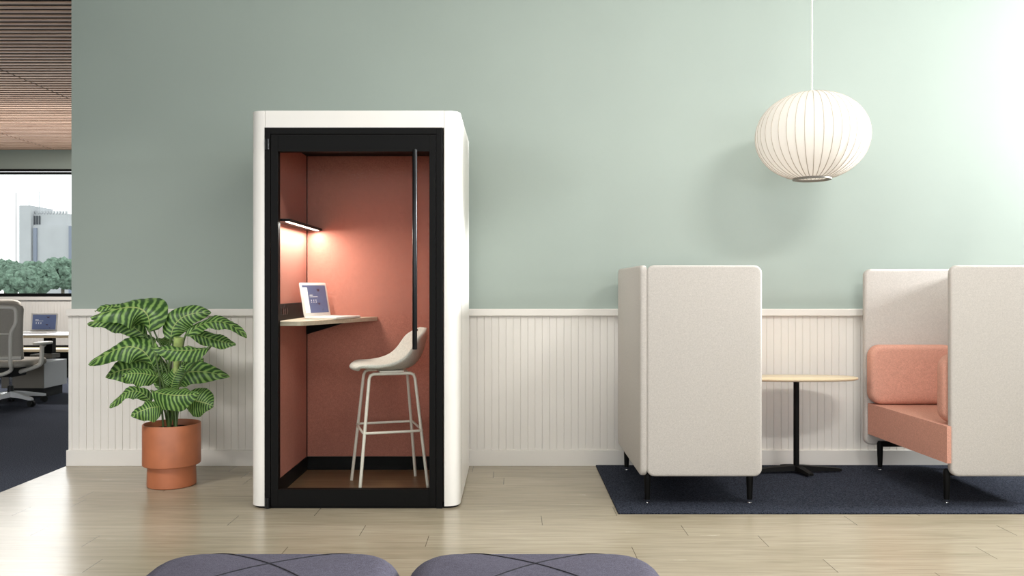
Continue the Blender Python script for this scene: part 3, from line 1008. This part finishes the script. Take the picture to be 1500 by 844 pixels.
# ------------------------------------------------------------------ HIGH BACK SOFAS
def sofa(label, x_back, x_front, d, front_edges, rear_edges, seat_front, foot_x):
    """d = +1: the seat faces +x (back panel on the left); -1: faces -x"""
    cx = (x_back + x_front) / 2
    s = thing('high_back_sofa', label, 'sofa', (cx, -0.578, 0.009), 0, 'high-back sofas on the navy rug')
    zb, zt = 0.172, 1.347
    yf, yr = -1.065, -0.095
    t = 0.046
    fe, re = front_edges, rear_edges
    o = obj('side_panel', slab(nb(), 'xz', fe[1] - fe[0], zt - zb, t, 0.045, 0.014, Vector(((fe[0] + fe[1]) / 2, yf + t / 2, (zb + zt) / 2))), 'stone', s, smooth=True)
    o = obj('side_panel', slab(nb(), 'xz', re[1] - re[0], zt - zb, t, 0.045, 0.014, Vector(((re[0] + re[1]) / 2, yr - t / 2, (zb + zt) / 2))), 'stone', s, smooth=True)
    by0_, by1_ = (yf + 0.002, yr) if d > 0 else (yf + t + 0.004, yr)
    obj('back_panel', slab(nb(), 'yz', by1_ - by0_, zt - zb, 0.04, 0.045, 0.014, Vector((x_back + d * 0.02, (by0_ + by1_) / 2, (zb + zt) / 2))), 'stone', s, smooth=True)
    # seat
    fa = fe[0] if d < 0 else fe[1]
    xb = x_back + d * 0.045
    x0, x1 = min(xb, seat_front), max(xb, seat_front)
    ya, yb_ = yf + t + 0.006, yr - t - 0.006
    sf = seat_front + (0.038 if d < 0 else 0.0)
    lip = fa - 0.002
    bm = nb()
    if d < 0:
        pl = [(sf + 0.016, yf - 0.004), (lip, yf - 0.004), (lip, ya), (xb, ya), (xb, yb_), (sf - 0.022, yb_)]
    else:
        pl = [(xb, ya), (sf, ya), (sf, yb_), (xb, yb_)]
    prism(bm, pl, 0.247, 0.452)
    bmesh.ops.bevel(bm, geom=[e for e in bm.edges if abs(e.calc_face_angle(0)) > 0.5], offset=0.016, segments=4, profile=0.5, affect='EDGES')
    obj('seat', bm, 'coral', s, smooth=True, angle=50)
    # cushions against the two side panels and the back
    cz = (0.455 + 0.845) / 2
    ch = 0.39
    cx0, cx1 = min(seat_front, xb + d * 0.13), max(seat_front, xb + d * 0.13)
    tt = 0.098
    fx0_, fx1_ = (fa - 0.012, xb - 0.13) if d < 0 else (xb + 0.13, fa + 0.012)
    obj('cushion', slab(nb(), 'xz', cx1 - cx0, ch, tt, 0.075, 0.03, Vector(((cx0 + cx1) / 2, yb_ - tt / 2, cz)), bulge=0.004), 'coral', s, smooth=True)
    obj('cushion', slab(nb(), 'xz', fx1_ - fx0_, ch, tt, 0.075, 0.03, Vector(((fx0_ + fx1_) / 2, ya + tt / 2, cz)), bulge=0.004), 'coral', s, smooth=True)
    obj('cushion', slab(nb(), 'yz', yb_ - ya - 2 * tt - 0.02, ch, 0.11, 0.075, 0.04, Vector((xb + d * 0.057, (ya + yb_) / 2, cz)), bulge=0.006), 'coral', s, smooth=True)
    # black steel under-frame with four tapered legs
    xr = x_back + d * 0.05
    bm = nb()
    fz0, fz1 = 0.166, 0.2
    for y in (-0.998, -0.163):
        box(bm, min(foot_x, xr), max(foot_x, xr), y - 0.017, y + 0.017, fz0, fz1, 0.006)
    for x in (foot_x - d * 0.3, xr + d * 0.1):
        box(bm, x - 0.015, x + 0.015, -0.985, -0.15, fz0 + 0.002, 0.2465)
    obj('under_frame', bm, 'black', s)
    for x in (foot_x, xr):
        for y in (-0.998, -0.163):
            yy = y
            bm = nb()
            tube(bm, [(x, yy, 0.03), (x, yy, 0.13), (x, yy, 0.185), (x, yy, 0.202)], [0.0145, 0.0185, 0.0195, 0.013], 16)
            lg = obj('leg', bm, 'black', s, smooth=True)
            bm = nb()
            tube(bm, [(x, yy, 0.0095), (x, yy, 0.0125)], 0.011, 14)
            tube(bm, [(x, yy, 0.0125), (x, yy, 0.024)], 0.0045, 10)
            tube(bm, [(x, yy, 0.024), (x, yy, 0.031)], 0.0115, 14)
            obj('glide', bm, 'chrome', lg, smooth=True)
    return s
sofa('tall stone-grey privacy sofa showing its outer back, nearer the booth', 0.712, 1.426, 1, (0.748, 1.39), (0.748, 1.39), 1.375, 1.338)
sofa('tall stone-grey privacy sofa with coral seat cushions in view, beneath the bright wall', 3.10, 2.357, -1, (2.437, 3.10), (2.357, 3.058), 2.357, 2.447)

# ------------------------------------------------------------------ SIDE TABLE between the sofas
TX, TY = atx(1166.5, -0.235), -0.235
tb = thing('side_table', 'narrow oval maple table on a black column between the sofas', 'table', (TX, TY, 0.009))
bm = nb()
hwx, hwy = 0.399, 0.147
def sup(ins, z):
    out = []
    for k in range(72):
        a = 2 * PI * k / 72
        c, s_ = math.cos(a), math.sin(a)
        e = 2 / 2.35
        out.append(Vector((TX + (hwx - ins) * math.copysign(abs(c) ** e, c), TY + (hwy - ins) * math.copysign(abs(s_) ** e, s_), z)))
    return out
tzt = 0.637
loft(bm, [sup(0.03, tzt - 0.021), sup(0.006, tzt - 0.0155), sup(0.0, tzt - 0.009), sup(0.0, tzt - 0.003), sup(0.004, tzt)])
obj('table_top', bm, 'maple', tb, smooth=True, angle=50)
obj('column', tube(nb(), [(TX, TY, 0.035), (TX, TY, tzt - 0.021)], 0.0185, 24), 'black', tb, smooth=True)
bm = nb()
box(bm, TX - 0.09, TX + 0.09, TY - 0.06, TY + 0.06, tzt - 0.027, tzt - 0.0212)
obj('mounting_plate', bm, 'black', tb)
for ang, L in ((4, 0.30), (184, 0.30), (-72, 0.15), (108, 0.15)):
    a = math.radians(ang)
    dv = Vector((math.cos(a), math.sin(a), 0)); nv = Vector((-dv.y, dv.x, 0))
    bm = nb()
    loops = []
    for t, w, z0, z1 in ((0.0, 0.032, 0.026, 0.058), (0.2, 0.03, 0.026, 0.056), (0.6, 0.026, 0.022, 0.046), (0.97, 0.022, 0.018, 0.034), (1.0, 0.017, 0.02, 0.031)):
        c = Vector((TX, TY, 0)) + dv * L * t
        loops.append([c + nv * (-w) + Vector((0, 0, z0)), c + nv * w + Vector((0, 0, z0)), c + nv * w * 0.8 + Vector((0, 0, z1)), c - nv * w * 0.8 + Vector((0, 0, z1))])
    loft(bm, loops)
    ft = obj('foot', bm, 'black', tb)
    c = Vector((TX, TY, 0)) + dv * L * 0.9
    obj('glide', tube(nb(), [c + Vector((0, 0, 0.0095)), c + Vector((0, 0, 0.021))], 0.012, 14), 'chrome', ft, smooth=True)

# ------------------------------------------------------------------ OTTOMANS in front
def ottoman(label, cx):
    W = 0.752
    yb, H = -3.075, 0.432
    t = thing('ottoman', label, 'ottoman', (cx, yb - W / 2, 0), 0, 'square ottomans along the front')
    er, cr = 0.085, 0.15
    bm = nb()
    loops = []
    def ring_(ins, z):
        return [Vector((x, y, z)) for x, y in rrect(W - 2 * ins, W - 2 * ins, max(cr - ins, 0.02), 10)]
    loops.append(ring_(0.03, 0.07)); loops.append(ring_(0.008, 0.075)); loops.append(ring_(0.0, 0.095)); loops.append(ring_(0.0, H - er - 0.02))
    def topz(ins):
        if ins < er:
            return H - 0.012 - er + er * math.sqrt(max(0, 1 - ((er - ins) / er) ** 2))
        return H - 0.012 + 0.012 * math.sin(min(1, (ins - er) / 0.2) * PI / 2)
    for k in range(1, 9):
        a = PI / 2 * k / 8
        ins = er * (1 - math.cos(a))
        loops.append(ring_(ins, topz(ins)))
    for ins in (0.12, 0.16, 0.22, 0.28, 0.33, 0.36):
        loops.append(ring_(ins, topz(ins)))
    loft(bm, loops)
    body = obj('cushion', bm, 'ottoman', t, world=False, smooth=True, angle=60)
    def surf(x, y):
        ins = min(W / 2 - abs(x), W / 2 - abs(y))
        return topz(max(0.0, ins))
    for sx in (1, -1):
        ctl = [(-0.285, -0.012), (-0.25, -0.028), (-0.19, -0.052), (-0.11, -0.095), (0.0, -0.182), (0.13, -0.315), (0.25, -0.46), (0.33, -0.60)]
        pl = catmull([(sx * x, W / 2 + y, 0) for x, y in ctl], 8)
        pl = [Vector((p.x, p.y, surf(p.x, p.y) + 0.0002)) for p in pl]
        obj('seam', tube(nb(), pl, 0.0022, 6), 'seam', t, world=False, smooth=True)
    for x in (-1, 1):
        for y in (-1, 1):
            obj('foot', tube(nb(), [(x * 0.29, y * 0.29, 0.0), (x * 0.29, y * 0.29, 0.072)], [0.018, 0.022], 14), 'black', t, world=False, smooth=True)
    return t
ottoman('violet-grey square ottoman with crossing seams, directly in front of the booth', -0.697)
ottoman('violet-grey square ottoman with crossing seams, standing nearer the rug', 0.067)

# ------------------------------------------------------------------ OFFICE BEHIND THE WALL
def office_chair(label, loc, rz):
    """local: sitter faces +y"""
    t = thing('office_chair', label, 'chair', loc, rz, 'office chairs at the desk')
    k = dict(world=False, smooth=True)
    def bend(x, z):           # backrest curvature: y of the back surface
        return -0.235 + 0.10 * (x / 0.28) ** 2 * 0.6 - 0.03 * math.cos((z - 0.75) * 4)
    bm = nb()
    rows = []
    for i in range(19):
        z = 0.50 + 0.565 * i / 18
        hw = 0.275 if z < 1.0 else 0.275 - 0.05 * ((z - 1.0) / 0.065) ** 2.5
        rows.append([bm.verts.new((hw * u, bend(hw * u, z), z - (0.02 * u ** 4 if i == 18 else 0))) for u in [-1 + 2 * q / 14 for q in range(15)]])
    for a, b in zip(rows, rows[1:]):
        for q in range(14):
            bm.faces.new((a[q], a[q + 1], b[q + 1], b[q]))
    bk = obj('backrest', bm, 'chairmesh', t, **k)
    md = bk.modifiers.new('thick', 'SOLIDIFY'); md.thickness = 0.03; md.offset = 1.0
    half = [(0.0, 1.028), (0.12, 1.026), (0.195, 1.018), (0.222, 0.985), (0.228, 0.90), (0.222, 0.85), (0.20, 0.80), (0.186, 0.75), (0.18, 0.62), (0.176, 0.46), (0.15, 0.385), (0.08, 0.345), (0.0, 0.338)]
    full = half + [(-x, z) for x, z in reversed(half[1:-1])]
    pts = catmull([(x, bend(x, max(z, 0.5)) - 0.03 + (0.05 if z < 0.4 else 0), z) for x, z in full], 5, closed=True)
    obj('back_frame', tube(nb(), pts, 0.019, 10, closed=True), 'chairwhite', t, **k)
    bm = nb()
    tube(bm, [(x, bend(x, 0.755) - 0.035, 0.755) for x in (-0.185, -0.09, 0, 0.09, 0.185)], 0.011, 8)
    tube(bm, [(x, bend(x, 0.51) - 0.03, 0.51) for x in (-0.27, -0.14, 0, 0.14, 0.27)], 0.022, 8)
    obj('lumbar_bar', bm, 'chairwhite', t, **k)
    bm = nb()
    slab(bm, 'xy', 0.52, 0.50, 0.075, 0.1, 0.03, Vector((0, 0.02, 0.445)))
    obj('seat', bm, 'chairmesh', t, **k)
    obj('tilt_mechanism', B(-0.1, 0.1, -0.12, 0.12, 0.30, 0.41, bev=0.02), 'rubber', t, world=False)
    for sx in (-1, 1):
        bm = nb()
        slab(bm, 'xy', 0.095, 0.25, 0.03, 0.04, 0.012, Vector((sx * 0.335, 0.02, 0.645)))
        am = obj('armrest', bm, 'chairwhite', t, **k)
        obj('arm_post', tube(nb(), catmull([(sx * 0.335, 0.02, 0.632), (sx * 0.325, 0.02, 0.60), (sx * 0.322, 0.01, 0.45), (sx * 0.28, 0.0, 0.405), (sx * 0.10, 0.0, 0.345)], 6), [0.034, 0.032, 0.03, 0.027, 0.025, 0.024] + [0.022] * 19, 10), 'chairwhite', am, **k)
    bm = nb()
    tube(bm, [(0, 0, 0.20), (0, 0, 0.32)], 0.014, 14)
    obj('gas_lift', bm, 'chrome', t, **k)
    obj('lift_cover', tube(nb(), [(0, 0, 0.075), (0, 0, 0.135), (0, 0, 0.20)], [0.04, 0.032, 0.026], 16), 'rubber', t, **k)
    for q in range(5):
        a = math.radians(-93 + 72 * q)
        dv = Vector((math.cos(a), math.sin(a), 0))
        bm = nb()
        loops = []
        nv = Vector((-dv.y, dv.x, 0))
        for r, w, z0, z1 in ((0.03, 0.03, 0.085, 0.145), (0.15, 0.026, 0.082, 0.128), (0.30, 0.02, 0.066, 0.096), (0.335, 0.016, 0.066, 0.088)):
            c = dv * r
            loops.append([c - nv * w + Vector((0, 0, z0)), c + nv * w + Vector((0, 0, z0)), c + nv * w * 0.8 + Vector((0, 0, z1)), c - nv * w * 0.8 + Vector((0, 0, z1))])
        loft(bm, loops)
        lg = obj('base_leg', bm, 'chrome' if q in (0,) else 'pedwhite', t, world=False)
        c = dv * 0.32
        bm = nb()
        for s_ in (-0.017, 0.017):
            tube(bm, [c + nv * (s_ - 0.009) + Vector((0, 0, 0.03)), c + nv * (s_ + 0.009) + Vector((0, 0, 0.03))], 0.03, 18)
        tube(bm, [c + Vector((0, 0, 0.03)), c + Vector((0, 0, 0.07))], 0.008, 8)
        obj('caster', bm, 'rubber', lg, **k)
    return t
office_chair('pale grey mesh-back office chair with white frame, its back turned to the hall', (atx(15.5, 2.94), 2.94, 0), math.radians(-3))
office_chair('pale office chair mostly hidden beyond the desk, only the top of its back showing', (-6.74, 4.95, 0), math.radians(184))

DX0, DX1, DY0, DY1, DZ = -7.1, -4.55, 3.42, 4.14, 0.70
desk = thing('office_desk', 'white-topped office desk on black legs below the long window', 'desk', ((DX0 + DX1) / 2, (DY0 + DY1) / 2, 0))
bm = nb(); box(bm, DX0, DX1, DY0, DY1, DZ - 0.005, DZ)
obj('desk_surface', bm, 'pedwhite', desk)
bm = nb(); box(bm, DX0 + 0.001, DX1 - 0.001, DY0 + 0.0005, DY1 - 0.001, DZ - 0.03, DZ - 0.0052)
obj('desk_top', bm, 'maple', desk)
for x in (-5.02, -6.7):
    bm = nb()
    xc = atx(73, 4.05) if x > -6 else x
    box(bm, xc - 0.05, xc + 0.05, 4.01, 4.09, 0.03, DZ - 0.031)
    box(bm, xc - 0.06, xc + 0.06, 3.985, DY1, 0.0, 0.03)
    obj('leg', bm, 'black', desk)
bm = nb(); box(bm, atx(50, 3.6), atx(82, 3.6), 3.52, 3.685, atz(524, 3.6), atz(518.5, 3.6))
obj('cable_tray', bm, 'pedgrey', desk)
laptop('laptop', 'open laptop with blue screen on the desk in the office', (atx(66, 4.0), 3.98, DZ), math.radians(-90), tilt=6, white=False)
# drawer pedestal under the desk
PX0, PX1 = atx(3, 3.5), atx(65, 3.5)
ped = thing('drawer_pedestal', 'low white drawer pedestal standing under the office desk', 'pedestal', ((PX0 + PX1) / 2, 3.7, 0))
pz0, pz1 = atz(569, 3.5), atz(531, 3.5)
obj('carcass', B(PX0, PX1, 3.502, 3.96, pz0, pz1, bev=0.003), 'pedwhite', ped)
obj('drawer_front', B(PX0 + 0.003, PX1 - 0.003, 3.484, 3.5018, pz0 + 0.002, pz1 - 0.002, bev=0.002), 'pedgrey', ped)  # grey paints in the shade on the white pedestal's front
obj('base', B(PX0 + 0.03, PX1 - 0.03, 3.55, 3.92, 0.0, pz0), 'rubber', ped)
# low dark credenza with a wood shelf further back
cr = thing('credenza', 'low black credenza with a wooden shelf beyond the office desk', 'cabinet', (-5.6, 5.7, 0))
obj('body', B(-7.2, -4.4, 5.52, 5.9, 0.0, atz(516, 5.5), bev=0.004), 'black', cr)
obj('shelf', B(-7.22, -4.38, 5.5, 5.92, atz(516, 5.5), atz(512, 5.5), bev=0.003), 'maple', cr)
obj('back_rail', B(-7.2, -4.4, 5.86, 5.91, atz(512, 5.5), atz(506, 5.86), bev=0.003), 'black', cr)

# ------------------------------------------------------------------ OUTSIDE
struct('ground_outside', B(-260, 120, FAR_Y + 0.4, 420, -14.2, -14.0), 'outdoor')
TYW = 160.0
tw = thing('office_tower', 'pale concrete office tower beyond the trees outside the window', 'building', (atx(70, TYW), TYW, -14.0))
def tbx(bm, p0, p1, q0, q1, y0, y1):
    box(bm, atx(p0, y0), atx(p1, y0), y0, y1, atz(q1, y0) if q1 < 900 else -14.0, atz(q0, y0))
bm = nb(); tbx(bm, 28, 45, 301, 999, TYW, TYW + 8); obj('stair_tower', bm, 'tower', tw)
bm = nb(); tbx(bm, 44.6, 104, 330, 999, TYW + 0.6, TYW + 10); obj('main_block', bm, 'tower', tw)
bm = nb(); tbx(bm, 44.8, 99, 313, 330.4, TYW + 1.2, TYW + 9); obj('upper_storey', bm, 'tower', tw)
for x in (46.5, 50.2, 53.9, 57.5):
    bm = nb(); tbx(bm, x - 0.9, x + 0.9, 316, 328.5, TYW + 1.0, TYW + 1.3); obj('window', bm, 'towerslot', tw)
bm = nb(); tbx(bm, 48.5, 53.5, 334, 999, TYW + 0.3, TYW + 0.9); obj('glazed_strip', bm, 'towerwin', tw)
bm = nb(); tbx(bm, 100.5, 108, 331, 999, TYW + 0.2, TYW + 0.8); obj('glazed_strip', bm, 'towerwin', tw)
for q in range(12):
    x = 47 + q * 4.4
    bm = nb(); tbx(bm, x, x + 1.3, 309, 314, TYW + 1.2, TYW + 1.8); obj('parapet_fin', bm, 'tower', tw)
for x, y0 in ((42.5, 294), (57.5, 280), (23, 282)):
    bm = nb(); tbx(bm, x - 0.35, x + 0.35, y0, 320 if x > 30 else 999, TYW + 2, TYW + 2.2); obj('antenna', bm, 'tower', tw)
def tree(label, px, top, rad_px, y, seed):
    random.seed(seed)
    c = at(px, top, y)
    r = rad_px * (y - CAMY) / F
    t = thing('tree', label, 'tree', (c.x, y, -14.0), 0, 'trees outside the office window')
    bm = nb()
    for k in range(34):
        a, b = random.uniform(0, 2 * PI), random.uniform(-0.75, 1.0)
        rr = r * random.uniform(0.28, 0.42)
        p = Vector((math.cos(a) * (r - rr * 0.6) * math.sqrt(max(0.05, 1 - b * b)), math.sin(a) * (r - rr * 0.6) * math.sqrt(max(0.05, 1 - b * b)) * 0.8, b * (r * 0.85 - rr * 0.6)))
        mtx = Matrix.Translation(Vector((c.x, y, c.z - r * 0.85)) + p)
        res = bmesh.ops.create_icosphere(bm, subdivisions=3, radius=rr, matrix=mtx)
        for v in res['verts']:
            v.co += Vector((random.gauss(0, 1), random.gauss(0, 1), random.gauss(0, 1))) * rr * 0.10
    obj('crown', bm, 'tree', t)
    obj('trunk', tube(nb(), [(c.x, y, -14.0), (c.x, y, c.z - r * 1.2)], [r * 0.12, r * 0.08], 10), 'trunk', t)
tree('pale green tree outside, seen at the window corner left of the tower', 8, 383, 26, 72, 1)
tree('pale green tree outside, in front of the tower under its four dark slots', 52, 386, 27, 68, 2)
tree('pale green tree outside, tallest by the edge of the sage wall', 92, 378, 28, 75, 3)
tree('pale green tree outside, low between the tower and the left corner', 30, 394, 24, 64, 4)

# ------------------------------------------------------------------ LIGHT
def area(name, loc, rot, sx, sy, power, col=(1, 1, 1), spread=180):
    l = bpy.data.lights.new(name, 'AREA')
    l.shape = 'RECTANGLE'; l.size = sx; l.size_y = sy
    l.energy = power; l.color = col
    l.spread = math.radians(spread)
    o = bpy.data.objects.new(name, l)
    C.objects.link(o)
    o.location = loc; o.rotation_euler = rot
    return o
area('window_daylight', (ROOM_X1 + 0.03, (WY0 + WY1) / 2, (WZ0 + WZ1) / 2), (0, math.radians(90), 0), WZ1 - WZ0 - 0.1, WY1 - WY0 - 0.1, 375, (0.96, 0.985, 1.0), 90)
area('front_daylight', (0.0, YF + 0.02, 1.9), (math.radians(90), 0, 0), 12.0, 2.1, 224, (0.94, 0.97, 1.0))
area('office_daylight', (-6.0, FAR_Y - 0.06, 2.1), (math.radians(-90), 0, 0), 6.5, 1.8, 90, (0.97, 0.985, 1.0))
area('ceiling_key_fill', (2.45, -2.85, CEIL - 0.02), (math.radians(40), 0, 0), 0.8, 0.16, 85, (1.0, 0.98, 0.95))
area('ceiling_key_fill', (0.7, -2.6, CEIL - 0.02), (math.radians(38), 0, math.radians(25)), 1.0, 0.25, 46, (1.0, 0.98, 0.95))  # unseen fill, added so the booth's shadow falls to the left
area('ceiling_key_fill', (-3.3, -3.2, CEIL - 0.02), (math.radians(42), 0, math.radians(-14)), 1.0, 0.25, 17, (1.0, 0.98, 0.95), 62)  # unseen fill, added to brighten the wainscot left of the booth
area('slat_fill', (-6.2, 4.6, 2.3), (math.radians(180), 0, 0), 3.0, 1.5, 45, (1.0, 0.96, 0.9))  # unseen fill, added below the slats to brighten them
area('booth_lamp', (lx1 - 0.03, (ly0 + ly1) / 2, lz - 0.012), (0, math.radians(-8), 0), 0.03, ly1 - ly0 - 0.06, 12, (1.0, 0.94, 0.87))
area('office_fill', (-6.0, 5.2, CEIL - 0.03), (0, 0, 0), 2.4, 0.4, 240, (1.0, 0.98, 0.95))  # unseen fill, added to brighten the desk and far office wall

w = bpy.data.worlds.new('sky')
SC.world = w
w.use_nodes = True
nt = w.node_tree
bg = nt.nodes['Background']
bg.inputs['Color'].default_value = (0.97, 0.985, 1.0, 1)
bg.inputs['Strength'].default_value = 2.8

# ------------------------------------------------------------------ camera + colour management
cam = bpy.data.cameras.new('camera')
co = bpy.data.objects.new('camera', cam)
C.objects.link(co)
co.location = (0, CAMY, EYE)
co.rotation_euler = (math.radians(90), 0, 0)
cam.sensor_width = 36
cam.lens = 36 * F / 1500
cam.clip_end = 1000
SC.camera = co
vs = SC.view_settings
vs.view_transform = 'Standard'
vs.look = 'None'
vs.exposure = -0.24
vs.gamma = 1.0
vs.use_curve_mapping = False
SC.cycles.use_denoising = True
SC.cycles.max_bounces = 10
SC.cycles.diffuse_bounces = 5
SC.cycles.transparent_max_bounces = 12
SC.cycles.sample_clamp_indirect = 6
